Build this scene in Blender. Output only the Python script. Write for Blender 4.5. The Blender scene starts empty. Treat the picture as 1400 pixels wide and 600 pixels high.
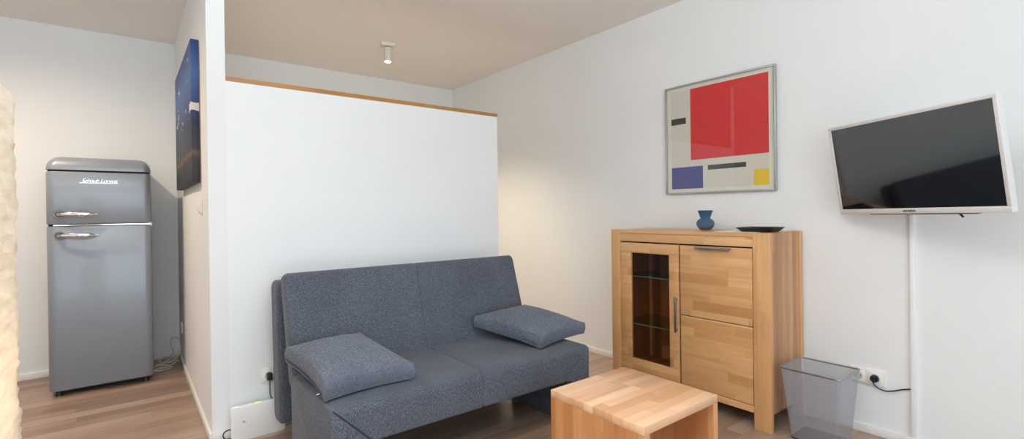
import bpy, bmesh, math, random
from mathutils import Vector, Matrix
random.seed(7)
C = bpy.context.scene.collection
PI = math.pi

# ------------------------------------------------------------------ helpers
BASE = {}                                     # object name -> world origin used while building


def S(r, g, b):                               # sRGB 0-255 -> linear rgba
    def f(c):
        c /= 255.0
        return c / 12.92 if c <= 0.04045 else ((c + 0.055) / 1.055) ** 2.4
    return (f(r), f(g), f(b), 1.0)


def box(bm, x0, x1, y0, y1, z0, z1, bev=0.0, seg=2):
    r = bmesh.ops.create_cube(bm, size=1.0)
    vs = r['verts']
    for v in vs:
        v.co = Vector((x0 + (v.co.x + .5) * (x1 - x0), y0 + (v.co.y + .5) * (y1 - y0), z0 + (v.co.z + .5) * (z1 - z0)))
    if bev > 0:
        es = list({e for v in vs for e in v.link_edges})
        bmesh.ops.bevel(bm, geom=es, offset=bev, segments=seg, profile=0.5, affect='EDGES')
    return vs


def cyl(bm, p0, p1, r0, r1=None, n=24, caps=True):
    p0, p1 = Vector(p0), Vector(p1)
    r1 = r0 if r1 is None else r1
    d = (p1 - p0).normalized()
    a = d.orthogonal().normalized()
    b = d.cross(a)
    R = []
    for p, r in ((p0, r0), (p1, r1)):
        R.append([bm.verts.new(p + (a * math.cos(2 * PI * i / n) + b * math.sin(2 * PI * i / n)) * r) for i in range(n)])
    for i in range(n):
        j = (i + 1) % n
        bm.faces.new((R[0][i], R[0][j], R[1][j], R[1][i]))
    if caps:
        bm.faces.new(R[0][::-1])
        bm.faces.new(R[1])


def spline(pts, k=8):
    P = [Vector(p) for p in pts]
    P = [P[0] * 2 - P[1]] + P + [P[-1] * 2 - P[-2]]
    out = []
    for i in range(1, len(P) - 2):
        a, b, c, d = P[i - 1:i + 3]
        for s in range(k):
            t = s / k
            out.append(0.5 * ((2 * b) + (c - a) * t + (2 * a - 5 * b + 4 * c - d) * t * t + (3 * b - a - 3 * c + d) * t ** 3))
    out.append(P[-2])
    return out


def tube(bm, pts, r, n=8, smooth=True, k=8):
    P = spline(pts, k) if smooth else [Vector(p) for p in pts]
    up = None
    rings = []
    for i, p in enumerate(P):
        d = (P[min(i + 1, len(P) - 1)] - P[max(i - 1, 0)]).normalized()
        if up is None:
            up = d.orthogonal().normalized()
        a = (up - d * up.dot(d)).normalized()
        up = a
        b = d.cross(a)
        rings.append([bm.verts.new(p + (a * math.cos(2 * PI * q / n) + b * math.sin(2 * PI * q / n)) * r) for q in range(n)])
    for i in range(len(rings) - 1):
        for q in range(n):
            w = (q + 1) % n
            bm.faces.new((rings[i][q], rings[i][w], rings[i + 1][w], rings[i + 1][q]))
    bm.faces.new(rings[0][::-1])
    bm.faces.new(rings[-1])


def lathe(bm, prof, cx, cy, cz, n=40, close=False):
    rings = []
    for r, z in prof:
        if r < 1e-6:
            rings.append([bm.verts.new((cx, cy, cz + z))])
        else:
            rings.append([bm.verts.new((cx + r * math.cos(2 * PI * i / n), cy + r * math.sin(2 * PI * i / n), cz + z)) for i in range(n)])
    for A, B in zip(rings[:-1], rings[1:]):
        for i in range(n):
            j = (i + 1) % n
            if len(A) == 1 and len(B) > 1:
                bm.faces.new((A[0], B[j], B[i]))
            elif len(B) == 1 and len(A) > 1:
                bm.faces.new((A[i], A[j], B[0]))
            elif len(A) > 1:
                bm.faces.new((A[i], A[j], B[j], B[i]))


def prism(bm, poly, axis, a0, a1):
    """poly of 2D points, extruded along axis (0:x 1:y 2:z) from a0 to a1"""
    def mk(p, a):
        if axis == 0:
            return (a, p[0], p[1])
        if axis == 1:
            return (p[0], a, p[1])
        return (p[0], p[1], a)
    A = [bm.verts.new(mk(p, a0)) for p in poly]
    B = [bm.verts.new(mk(p, a1)) for p in poly]
    n = len(poly)
    for i in range(n):
        j = (i + 1) % n
        bm.faces.new((A[i], A[j], B[j], B[i]))
    bm.faces.new(A[::-1])
    bm.faces.new(B)


def rrect(u0, u1, v0, v1, r, n=6):
    """rounded rectangle outline; r one radius or four (u0v0, u1v0, u1v1, u0v1)"""
    if not isinstance(r, (tuple, list)):
        r = (r,) * 4
    out = []
    for (cu, cv, a0, rr) in ((u0, v0, PI, r[0]), (u1, v0, 1.5 * PI, r[1]), (u1, v1, 0, r[2]), (u0, v1, .5 * PI, r[3])):
        su = 1 if cu == u0 else -1
        sv = 1 if cv == v0 else -1
        for i in range(n + 1):
            a = a0 + .5 * PI * i / n
            out.append((cu + su * rr + math.cos(a) * rr, cv + sv * rr + math.sin(a) * rr))
    return out


def loft(bm, rings, caps=True):
    V = [[bm.verts.new(p) for p in r] for r in rings]
    n = len(V[0])
    for A, B in zip(V[:-1], V[1:]):
        for i in range(n):
            j = (i + 1) % n
            bm.faces.new((A[i], A[j], B[j], B[i]))
    if caps:
        bm.faces.new(V[0][::-1])
        bm.faces.new(V[-1])


def world_base(o):
    b = Vector((0, 0, 0))
    while o is not None:
        b += Vector(o.location)
        o = o.parent
    return b


def obj(name, bm, m, parent=None, origin=None, smooth=35):
    """link a bmesh (built in world coordinates) as ONE mesh object"""
    bmesh.ops.recalc_face_normals(bm, faces=bm.faces)
    me = bpy.data.meshes.new(name)
    off = world_base(parent) if parent is not None else Vector(origin or (0, 0, 0))
    for v in bm.verts:
        v.co -= off
    for f in bm.faces:
        f.smooth = smooth > 0
    if smooth > 0:
        for e in bm.edges:
            if len(e.link_faces) == 2:
                e.smooth = e.calc_face_angle(0) < math.radians(smooth)
    bm.to_mesh(me)
    bm.free()
    o = bpy.data.objects.new(name, me)
    for mm in (m if isinstance(m, (list, tuple)) else [m]):
        me.materials.append(mm)
    C.objects.link(o)
    if parent is not None:
        o.parent = parent
    else:
        o.location = off
    return o


def NB():
    return bmesh.new()


def boxes(name, m, parent, specs, bev=0.0, origin=None, smooth=35):
    bm = NB()
    for s in specs:
        box(bm, *s, bev=bev)
    return obj(name, bm, m, parent, origin, smooth)


def thing(name, label, cat, loc, group=None):
    o = bpy.data.objects.new(name, None)
    C.objects.link(o)
    o.location = loc
    o.empty_display_size = .05
    return tag(o, label, cat, group)


def tag(o, label, cat, group=None):
    o['label'] = label
    o['category'] = cat
    if group:
        o['group'] = group
    return o


def struct(o):
    o['kind'] = 'structure'
    return o


def text_mesh(name, body, m, parent, size, M, depth=.0006, shear=0.0, bold=0.0, align='CENTER', spacing=1.0):
    """lettering as a mesh; M maps the text plane (x right, y up, z out) to world"""
    cu = bpy.data.curves.new(name, 'FONT')
    cu.body = body
    cu.size = size
    cu.extrude = depth
    cu.shear = shear
    cu.offset = bold
    cu.align_x = align
    cu.space_character = spacing
    t = bpy.data.objects.new(name, cu)
    C.objects.link(t)
    dg = bpy.context.evaluated_depsgraph_get()
    me = bpy.data.meshes.new_from_object(t.evaluated_get(dg))
    bpy.data.objects.remove(t)
    bpy.data.curves.remove(cu)
    me.transform(M)
    off = world_base(parent)
    me.transform(Matrix.Translation(-off))
    me.materials.clear()
    me.materials.append(m)
    o = bpy.data.objects.new(name, me)
    C.objects.link(o)
    o.parent = parent
    return o


def frameM(origin, xdir, ydir):
    x = Vector(xdir).normalized()
    y = Vector(ydir).normalized()
    z = x.cross(y).normalized()
    return Matrix(((x.x, y.x, z.x, origin[0]), (x.y, y.y, z.y, origin[1]), (x.z, y.z, z.z, origin[2]), (0, 0, 0, 1)))


# ------------------------------------------------------------------ materials
def mat(name):
    m = bpy.data.materials.new(name)
    m.use_nodes = True
    nt = m.node_tree
    for n in list(nt.nodes):
        nt.nodes.remove(n)
    out = nt.nodes.new('ShaderNodeOutputMaterial')
    b = nt.nodes.new('ShaderNodeBsdfPrincipled')
    nt.links.new(b.outputs[0], out.inputs[0])
    return m, nt, b, out


class G:
    """tiny node-graph writer"""
    def __init__(s, nt):
        s.nt = nt

    def n(s, t, **kw):
        x = s.nt.nodes.new(t)
        for k, v in kw.items():
            setattr(x, k, v)
        return x

    def put(s, sock, v):
        if hasattr(v, 'is_linked') or isinstance(v, bpy.types.NodeSocket):
            s.nt.links.new(v, sock)
        else:
            sock.default_value = v

    def math(s, op, a, b=None, c=None):
        x = s.n('ShaderNodeMath', operation=op)
        s.put(x.inputs[0], a)
        if b is not None:
            s.put(x.inputs[1], b)
        if c is not None:
            s.put(x.inputs[2], c)
        return x.outputs[0]

    def comb(s, a, b, c):
        x = s.n('ShaderNodeCombineXYZ')
        for i, v in enumerate((a, b, c)):
            s.put(x.inputs[i], v)
        return x.outputs[0]

    def coord(s, kind='Object'):
        x = s.n('ShaderNodeTexCoord')
        q = s.n('ShaderNodeSeparateXYZ')
        s.nt.links.new(x.outputs[kind], q.inputs[0])
        return x.outputs[kind], q.outputs

    def noise(s, vec, scale=5, detail=3, rough=.55):
        x = s.n('ShaderNodeTexNoise')
        if vec is not None:
            s.nt.links.new(vec, x.inputs['Vector'])
        x.inputs['Scale'].default_value = scale
        x.inputs['Detail'].default_value = detail
        x.inputs['Roughness'].default_value = rough
        return x.outputs[0]

    def white(s, vec):
        x = s.n('ShaderNodeTexWhiteNoise')
        s.nt.links.new(vec, x.inputs['Vector'])
        return x.outputs['Value']

    def ramp(s, fac, stops, interp='LINEAR'):
        x = s.n('ShaderNodeValToRGB')
        x.color_ramp.interpolation = interp
        e = x.color_ramp.elements
        while len(e) < len(stops):
            e.new(.5)
        for el, (p, c) in zip(e, stops):
            el.position = p
            el.color = c
        s.put(x.inputs[0], fac)
        return x.outputs[0]

    def mix(s, fac, a, b, mode='MIX'):
        x = s.n('ShaderNodeMix', data_type='RGBA', blend_type=mode)
        s.put(x.inputs[0], fac)
        s.put(x.inputs[6], a)
        s.put(x.inputs[7], b)
        return x.outputs[2]

    def bump(s, h, strength=.3, dist=.001):
        x = s.n('ShaderNodeBump')
        x.inputs['Strength'].default_value = strength
        x.inputs['Distance'].default_value = dist
        s.nt.links.new(h, x.inputs['Height'])
        return x.outputs[0]


def plain(name, col, rough=.5, metal=0.0, noise=.04, nscale=30, coat=0.0, bump=0.0, spec=.5):
    m, nt, b, out = mat(name)
    g = G(nt)
    v, _ = g.coord()
    f = g.noise(v, nscale, 3)
    lo = tuple(c * (1 - noise) for c in col[:3]) + (1,)
    hi = tuple(min(1, c * (1 + noise)) for c in col[:3]) + (1,)
    nt.links.new(g.ramp(f, [(.3, lo), (.7, hi)]), b.inputs['Base Color'])
    b.inputs['Roughness'].default_value = rough
    b.inputs['Metallic'].default_value = metal
    b.inputs['Coat Weight'].default_value = coat
    b.inputs['Coat Roughness'].default_value = .06
    b.inputs['Specular IOR Level'].default_value = spec
    if bump:
        nt.links.new(g.bump(f, bump, .001), b.inputs['Normal'])
    return m


def wood(name, la, wa, stops, sw=.045, sl=.45, rough=.35, grain=.25, seam=.10, gscale=1.0, coat=0.0, spec=.5):
    """staves / planks: la = length axis, wa = width axis (0,1,2) in object coordinates"""
    m, nt, b, out = mat(name)
    g = G(nt)
    _, xyz = g.coord()
    u, v = xyz[la], xyz[wa]
    t = xyz[3 - la - wa]
    vr = g.math('DIVIDE', v, sw)
    row = g.math('FLOOR', vr)
    h = g.white(g.comb(row, 3.7, 1.3))
    uu = g.math('ADD', g.math('DIVIDE', u, sl), g.math('MULTIPLY', h, 7.31))
    col = g.math('FLOOR', uu)
    rnd = g.white(g.comb(row, col, 0.5))
    rnd2 = g.white(g.comb(row, col, 9.5))
    base = g.ramp(rnd, stops)
    off = g.math('MULTIPLY', rnd2, 37.0)
    gv = g.comb(g.math('ADD', g.math('MULTIPLY', u, 2.2 * gscale), off), g.math('MULTIPLY', v, 45 * gscale), g.math('ADD', g.math('MULTIPLY', t, 45 * gscale), off))
    n1 = g.noise(gv, 1.0, 5, .6)
    gv2 = g.comb(g.math('ADD', g.math('MULTIPLY', u, 5 * gscale), off), g.math('MULTIPLY', v, 14 * gscale), off)
    n2 = g.noise(gv2, 1.0, 4, .6)
    f = g.ramp(g.math('ADD', g.math('MULTIPLY', n1, .6), g.math('MULTIPLY', n2, .4)), [(.32, (1 - grain, 1 - grain * 1.15, 1 - grain * 1.3, 1)), (.62, (1.0, 1.0, 1.0, 1))])
    c = g.mix(1.0, base, f, 'MULTIPLY')
    fr = g.math('FRACT', vr)
    edge = g.math('LESS_THAN', g.math('MINIMUM', fr, g.math('SUBTRACT', 1.0, fr)), .0012 / sw)
    fu = g.math('FRACT', uu)
    edge2 = g.math('LESS_THAN', g.math('MINIMUM', fu, g.math('SUBTRACT', 1.0, fu)), .0012 / sl)
    e = g.math('MULTIPLY', g.math('MAXIMUM', edge, edge2), seam)
    c = g.mix(e, c, (.05, .025, .01, 1))
    nt.links.new(c, b.inputs['Base Color'])
    b.inputs['Roughness'].default_value = rough
    b.inputs['Specular IOR Level'].default_value = spec
    b.inputs['Coat Weight'].default_value = coat
    nt.links.new(g.bump(n1, .06, .001), b.inputs['Normal'])
    return m


def fabric(name, lo, mid, hi, axis=0):
    m, nt, b, out = mat(name)
    g = G(nt)
    v, xyz = g.coord()
    sc = [430.0] * 3
    sc[axis] = 105.0
    fine = g.noise(g.comb(*[g.math('MULTIPLY', xyz[i], sc[i]) for i in range(3)]), 1.0, 2, .7)
    broad = g.noise(v, 6, 3)
    c = g.ramp(fine, [(.30, lo), (.5, mid), (.70, hi)])
    c = g.mix(1.0, c, g.ramp(broad, [(.3, (.9, .9, .9, 1)), (.7, (1.08, 1.08, 1.08, 1))]), 'MULTIPLY')
    nt.links.new(c, b.inputs['Base Color'])
    b.inputs['Roughness'].default_value = .92
    b.inputs['Specular IOR Level'].default_value = .15
    b.inputs['Sheen Weight'].default_value = .12
    nt.links.new(g.bump(fine, .25, .0008), b.inputs['Normal'])
    return m


def paint(name, col, bump=.06):
    return plain(name, col, rough=.85, noise=.012, nscale=3, bump=bump, spec=.25)


def glass_sheet(name, tint=(1, 1, 1, 1), refl=1.0, rough=.0):
    """thin pane: fresnel mix of clear transmission and mirror reflection"""
    m, nt, b, out = mat(name)
    nt.nodes.remove(b)
    g = G(nt)
    t = g.n('ShaderNodeBsdfTransparent')
    t.inputs[0].default_value = tint
    gl = g.n('ShaderNodeBsdfGlossy')
    gl.inputs['Roughness'].default_value = rough
    lw = g.n('ShaderNodeLayerWeight')
    lw.inputs[0].default_value = .5
    fac = g.math('ADD', .04, g.math('MULTIPLY', g.math('POWER', lw.outputs['Facing'], 5.0), .9))
    mx = g.n('ShaderNodeMixShader')
    nt.links.new(g.math('MULTIPLY', fac, refl), mx.inputs[0])
    nt.links.new(t.outputs[0], mx.inputs[1])
    nt.links.new(gl.outputs[0], mx.inputs[2])
    nt.links.new(mx.outputs[0], out.inputs[0])
    return m


def emit(name, col, strength):
    m, nt, b, out = mat(name)
    b.inputs['Base Color'].default_value = col
    b.inputs['Emission Color'].default_value = col
    b.inputs['Emission Strength'].default_value = strength
    return m


M_wall = paint('wall_paint', (.81, .825, .825, 1))
M_part = paint('partition_paint', (.84, .86, .865, 1))
M_ceil = paint('ceiling_paint', (.86, .82, .78, 1))
M_base = plain('baseboard_white', (.82, .81, .79, 1), .45)
M_floor = wood('oak_parquet', 0, 1, [(0, S(150, 122, 104)), (.35, S(166, 138, 118)), (.7, S(180, 153, 133)), (1, S(192, 167, 147))],
               sw=.09, sl=1.15, rough=.33, grain=.24, seam=.35, gscale=.8)
M_trim = wood('oak_cap', 0, 1, [(0, S(184, 132, 72)), (1, S(204, 152, 92))], sw=.2, sl=3, grain=.2, seam=0)
cab_st = [(0, S(200, 146, 92)), (.2, S(214, 162, 108)), (.7, S(220, 170, 117)), (1, S(228, 181, 129))]
M_cab_y = wood('beech_staves_across', 1, 2, cab_st, sw=.052, sl=.34, grain=.2)
M_cab_z = wood('beech_staves_upright', 2, 1, cab_st[1:], sw=.09, sl=.5, grain=.2)
M_cab_side = wood('beech_side_staves', 2, 0, [(0, S(176, 122, 80)), (.5, S(204, 152, 108)), (1, S(220, 174, 128))], sw=.042, sl=1.4, grain=.24)
M_cab_top = wood('beech_top_staves', 1, 0, cab_st, sw=.045, sl=.5, grain=.15, rough=.3)
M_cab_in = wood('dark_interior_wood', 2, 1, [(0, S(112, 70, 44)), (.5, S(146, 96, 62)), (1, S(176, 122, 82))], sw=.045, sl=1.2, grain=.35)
tab_st = [(0, S(216, 164, 122)), (.3, S(229, 182, 142)), (.65, S(236, 192, 153)), (1, S(242, 205, 170))]
M_tab_top = wood('beech_table_top', 0, 1, tab_st, sw=.045, sl=.30, grain=.17, rough=.28)
M_tab_side = wood('beech_table_side', 2, 1, [(0, S(196, 132, 82)), (.5, S(214, 152, 100)), (1, S(228, 172, 122))], sw=.05, sl=.9, grain=.18)
M_fab = fabric('sofa_fabric', S(52, 56, 65), S(82, 87, 97), S(120, 126, 138), 2)
M_fab2 = fabric('cushion_fabric', S(62, 68, 79), S(94, 101, 113), S(134, 141, 154), 1)
M_seam = plain('seam_dark', S(40, 43, 52), .9)
M_dark = plain('black_plastic', S(22, 22, 24), .45)
M_white_pl = plain('white_plastic', S(238, 238, 236), .35, noise=.01)
M_cream_pl = plain('socket_plastic', S(232, 228, 220), .35, noise=.01)
M_hole = plain('socket_recess', S(198, 192, 184), .5)
M_metal = plain('brushed_steel', S(170, 170, 172), .3, 1.0, noise=.06)
M_chrome = plain('chrome', S(225, 225, 228), .08, 1.0, noise=.02)
M_boss = plain('chrome_boss', S(104, 92, 84), .2, 1.0, noise=.05)
M_alu = plain('silver_frame', S(188, 188, 190), .32, .85, noise=.03)
M_fridge = plain('grey_enamel', S(135, 142, 151), .33, .15, noise=.01, coat=.25)
M_gap = plain('rubber_and_gap_black', S(18, 18, 20), .7)  # gasket rubber; also the black that shades the sideboard flap gaps
M_cord = plain('white_cord', S(206, 200, 190), .5)
M_gcord = plain('grey_cord', S(110, 106, 104), .5)
M_led = emit('green_led', (.62, .75, .10, 1), 1.2)
M_lens = emit('lit_lens', (1.0, .86, .62, 1), 14.0)
M_lampwhite = plain('spot_white', S(222, 218, 208), .4)
M_tvwhite = plain('tv_silver_white', S(222, 221, 220), .3, .15, noise=.01)
M_tvedge = plain('tv_edge', S(225, 226, 228), .25, .3, noise=.01)
M_screen = plain('tv_screen', S(7, 7, 9), .035, 0, noise=0.0, coat=1.0, spec=.9)
M_paper = plain('paper_sheet', S(236, 234, 228), .7, noise=.01)
M_tray = plain('black_tray', S(34, 34, 38), .4)
M_glass = glass_sheet('clear_pane')
M_cabglass = glass_sheet('smoked_pane', (.90, .84, .78, 1))
M_shelfglass = plain('green_glass_edge', S(96, 150, 136), .15, noise=.02)
M_shelftop = glass_sheet('shelf_glass', (.86, .93, .90, 1))
M_vase, nt, b, out = mat('blue_glass')
gq = G(nt)
vv, xyz = gq.coord()
cc = gq.ramp(xyz[2], [(0.0, S(150, 186, 208)), (.07, S(130, 168, 198)), (.118, S(104, 138, 180))])
nt.links.new(cc, b.inputs['Base Color'])
b.inputs['Transmission Weight'].default_value = .8
b.inputs['Roughness'].default_value = .03
b.inputs['IOR'].default_value = 1.2

# ------------------------------------------------------------------ dimensions (metres; camera stands at x=0, y=0)
XR, XL, XH = 2.964, 0.325, 0.408          # right wall; hall-side and room-side faces of the short wall
YB, YP, YF = 4.886, 2.919, -2.8           # back wall, partition front, window wall
XW = -2.3                                 # far left wall
H = 2.556
HP = 1.847

# ------------------------------------------------------------------ setting
struct(boxes('floor', M_floor, None, [(XW, XR, YF, YB, -.06, 0)], smooth=0))
struct(boxes('ceiling', M_ceil, None, [(XW, XR, YF, YB, H, H + .06)], smooth=0))
struct(boxes('wall_right', M_wall, None, [(XR, XR + .1, YF - .1, YB + .1, -.06, H + .06)], smooth=0))
struct(boxes('wall_back', M_wall, None, [(XW - .1, XR, YB, YB + .1, -.06, H + .06)], smooth=0))
struct(boxes('wall_left', M_wall, None, [(XW - .1, XW, YF - .1, YB, -.06, H + .06)], smooth=0))
struct(boxes('wall_hall', M_wall, None, [(XL, XH, YP, YB, 0, H)], smooth=0))
struct(boxes('wall_partition', M_part, None, [(XH, 2.15, YP, YP + .09, 0, HP)], smooth=0))
struct(boxes('trim_1', M_trim, None, [(XH, 2.152, YP - .002, YP + .092, HP, HP + .024)], smooth=0))
# window wall behind the camera: one wide opening
wx0, wx1, wz0, wz1 = -1.7, 1.6, .12, 2.40
struct(boxes('wall_front', M_wall, None, [(XW, wx0, YF - .1, YF, -.06, H + .06), (wx1, XR, YF - .1, YF, -.06, H + .06),
                                          (wx0, wx1, YF - .1, YF, -.06, wz0), (wx0, wx1, YF - .1, YF, wz1, H + .06)], smooth=0))
wn = struct(thing('window_1', 'wide white framed window behind the viewer', 'window', ((wx0 + wx1) / 2, YF, wz0)))
del wn['category']
fs = [(wx0, wx1, YF - .08, YF - .02, wz0, wz0 + .06), (wx0, wx1, YF - .08, YF - .02, wz1 - .06, wz1)]
for xx in (wx0 + .03, wx0 + 1.0, wx0 + 2.0, wx1 - .03):
    fs.append((xx - .035, xx + .035, YF - .08, YF - .02, wz0, wz1))
boxes('window_frame', M_white_pl, wn, fs)
boxes('window_pane', M_glass, wn, [(wx0 + .05, wx1 - .05, YF - .052, YF - .048, wz0 + .05, wz1 - .05)], smooth=0)


def baseboard(name, x0, x1, y0, y1):
    struct(boxes(name, M_base, None, [(x0, x1, y0, y1, 0, .045)], bev=.003))


baseboard('baseboard_right', XR - .012, XR, YF, YB)
baseboard('baseboard_back', XW, XL, YB - .012, YB)
baseboard('baseboard_back_room', XH, XR - .012, YB - .012, YB)
baseboard('baseboard_hall', XL - .012, XL, YP - .012, YB - .012)
baseboard('baseboard_partition', XL, 2.15, YP - .012, YP)
baseboard('baseboard_left', XW, XW + .012, YF, YB - .012)

# ------------------------------------------------------------------ refrigerator
FX0, FX1, FYF, FYB, FT = -.408, .133, 4.255, 4.835, 1.545
fr = thing('refrigerator', 'retro two-door grey refrigerator with chrome handles in the corner behind the short wall', 'refrigerator', ((FX0 + FX1) / 2, 4.55, 0))


def vslab(bm, x0, x1, y0, y1, z0, z1, r, bev=.006):
    """upright slab with rounded front vertical edges, slightly eased top and bottom"""
    rings = []
    for z, d in ((z0, bev), (z0 + bev * .3, bev * .3), (z0 + bev, 0), (z1 - bev, 0), (z1 - bev * .3, bev * .3), (z1, bev)):
        rings.append([(p[0], p[1], z) for p in rrect(x0 + d, x1 - d, y0 + d, y1, (r, r, .004, .004), 8)])
    loft(bm, rings)


bm = NB()
vslab(bm, FX0 + .004, FX1 - .004, FYF + .07, FYB, .035, 1.455, .01)
obj('body', bm, M_fridge, fr)
# top cap: rounded over its side and front edges
bm = NB()
rings = []
R = .085
for i in range(0, 11):
    a = .5 * PI * i / 10
    d = R * (1 - math.cos(a))
    z = 1.458 + (FT - 1.458) * math.sin(a)
    rings.append([(p[0], p[1], z) for p in rrect(FX0 + d * .75, FX1 - d * .75, FYF + d * .9, FYB - .01, (.045, .045, .01, .01), 8)])
rings.insert(0, [(p[0], p[1], 1.456) for p in rrect(FX0 + .006, FX1 - .006, FYF + .006, FYB - .01, (.045, .045, .01, .01), 8)])
loft(bm, rings)
obj('top_cap', bm, M_fridge, fr, smooth=50)
bm = NB()
vslab(bm, FX0 + .008, FX1 - .008, FYF + .012, FYF + .1, 1.446, 1.458, .04, .001)
obj('cap_gasket', bm, M_gap, fr)
bm = NB()
vslab(bm, FX0 + .008, FX1 - .008, FYF + .012, FYF + .1, 1.094, 1.104, .04, .001)
obj('door_gasket', bm, M_gap, fr)


def fridge_door(z0, z1, hz):
    bm = NB()
    vslab(bm, FX0, FX1, FYF, FYF + .068, z0, z1, .042, .009)
    d = obj('door', bm, M_fridge, fr)
    # lever handle: round boss on the left, tapering chrome lever to the right
    hx = FX0 + .063
    bm = NB()
    cyl(bm, (hx, FYF + .001, hz), (hx, FYF - .012, hz), .027, .024, 28)
    cyl(bm, (hx, FYF - .012, hz), (hx, FYF - .03, hz), .013, .010, 24)
    cyl(bm, (hx, FYF - .012, hz), (hx, FYF - .018, hz), .0185, .0135, 24)
    boss = obj('handle_boss', bm, M_boss, d)
    bm = NB()
    rings = []
    for i in range(19):
        t = i / 18
        x = hx + .010 + t * .185
        w = .0165 * (1 - abs(2 * (t - .42)) ** 2.6 * .55) if t > .42 else .0095 + .005 * math.sin(t / .42 * PI / 2)
        w *= (1 - max(0, t - .72) / .28 * .72)
        y = FYF - .030 - .012 * math.sin(PI * min(1, t * 1.1) * .8)
        rings.append([(x, y + .006 * math.cos(q * 2 * PI / 14) * (w / .0145 + .2), hz + w * math.sin(q * 2 * PI / 14)) for q in range(14)])
    loft(bm, rings)
    obj('handle', bm, M_chrome, d, smooth=60)
    return d


d_up = fridge_door(1.104, 1.447, 1.170)
d_lo = fridge_door(.040, 1.094, 1.034)
bm = NB()
box(bm, FX0 + .035, FX1 - .02, FYF + .001, FYF + .02, 1.0965, 1.1025)
obj('chrome_strip', bm, M_chrome, fr)
bm = NB()
box(bm, FX1 - .03, FX1 + .004, FYF + .026, FYF + .05, 1.091, 1.107, bev=.002)
cyl(bm, (FX1 - .004, FYF + .035, 1.082), (FX1 - .004, FYF + .035, 1.116), .006)
obj('hinge', bm, M_chrome, fr)
text_mesh('lettering', 'Schaub Lorenz', M_chrome, d_up, .036, frameM((-.143, FYF - .0012, 1.378), (1, 0, 0), (0, 0, 1)), .0010, .35, -.0007, spacing=.86)
bm = NB()
box(bm, -.245, -.048, FYF - .0018, FYF + .001, 1.3735, 1.3752)
obj('lettering_underline', bm, M_chrome, d_up)
bm = NB()
box(bm, FX0 + .03, FX1 - .03, FYF + .05, FYB - .05, .018, .04)
obj('plinth', bm, M_gap, fr)
for x, y in ((FX0 + .045, FYF + .06), (FX1 - .045, FYF + .06), (FX0 + .045, FYB - .06), (FX1 - .045, FYB - .06)):
    bm = NB()
    cyl(bm, (x, y, 0), (x, y, .024), .019, .016, 20)
    obj('foot', bm, M_dark, fr)

# ------------------------------------------------------------------ cords beside the refrigerator
def loop(cx, cy, rx, ry, rot, z, n=10, a0=0, turns=1.0, zj=.006):
    o = []
    for i in range(int(n * turns) + 1):
        a = a0 + 2 * PI * i / n
        x, y = rx * math.cos(a), ry * math.sin(a)
        o.append((cx + x * math.cos(rot) - y * math.sin(rot), cy + x * math.sin(rot) + y * math.cos(rot), z + random.uniform(0, zj)))
    return o


bm = NB()
pts = loop(.185, 4.52, .075, .032, .35, .006, a0=2.6, turns=1.2) + loop(.225, 4.60, .085, .05, .5, .010, a0=1, turns=1.3, zj=.03) + loop(.235, 4.66, .06, .04, -.3, .02, a0=.4, turns=1.1, zj=.05) + \
    [(.27, 4.60, .05), (.300, 4.55, .10), (.308, 4.57, .16), (.295, 4.64, .20), (.262, 4.70, .19), (.255, 4.72, .14), (.27, 4.70, .08), (.24, 4.74, .02)]
tube(bm, pts, .0042, 8, k=6)
tag(obj('extension_cord', bm, M_cord, None, (.22, 4.6, 0)), 'tangled white extension cord on floor between grey refrigerator and short wall', 'cord')
# wall socket and switch on the short wall (facing the hall)
def socket_face(parent, c, right, out, r=.0195):
    """round recess with two holes on a plate, parts of the socket"""
    c, right, out = Vector(c), Vector(right), Vector(out)
    bm = NB()
    cyl(bm, c, c + out * .0012, r, r, 32)
    f = obj('recess', bm, M_hole, parent)
    bm = NB()
    for s in (-1, 1):
        cyl(bm, c + right * (.0095 * s), c + right * (.0095 * s) + out * .0018, .0026, n=12)
    up = Vector((0, 0, 1))
    for s in (-1, 1):
        cc = c + up * (.0165 * s)
        cyl(bm, cc, cc + out * .0018, .0022, n=10)
    obj('contact_hole', bm, M_dark, parent)


sk = thing('wall_socket', 'small white socket low on the short wall beside the grey refrigerator', 'socket', (XL, 4.592, .245))
boxes('plate', M_cream_pl, sk, [(XL - .009, XL, 4.552, 4.632, .248, .328)], bev=.003)
socket_face(sk, (XL - .009, 4.592, .288), (0, 1, 0), (-1, 0, 0))
sw = thing('light_switch', 'white light switch near the edge of the short wall below the blue canvas', 'switch', (XL, 3.215, 1.16))
boxes('plate', M_cream_pl, sw, [(XL - .010, XL, 3.175, 3.255, 1.160, 1.240)], bev=.004)
bm = NB()
box(bm, XL - .017, XL - .009, 3.188, 3.242, 1.172, 1.228, bev=.004)
obj('rocker', bm, M_white_pl, sw)

# ------------------------------------------------------------------ blue canvas on the short wall
M_canvas, nt, b, out = mat('blue_canvas_paint')
g = G(nt)
v, xyz = g.coord()                         # origin at the lower middle of the canvas
zz = g.math('DIVIDE', xyz[2], .80)
nz = g.noise(v, 5, 5, .6)
zw = g.math('ADD', zz, g.math('MULTIPLY', g.math('SUBTRACT', nz, .5), .10))
ramp = g.ramp(zw, [(0, S(40, 38, 44)), (.17, S(58, 52, 56)), (.205, S(120, 84, 64)), (.225, S(52, 50, 62)), (.42, S(24, 32, 62)), (.50, S(30, 48, 96)), (.75, S(62, 96, 150)), (1, S(26, 58, 118))])
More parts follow.
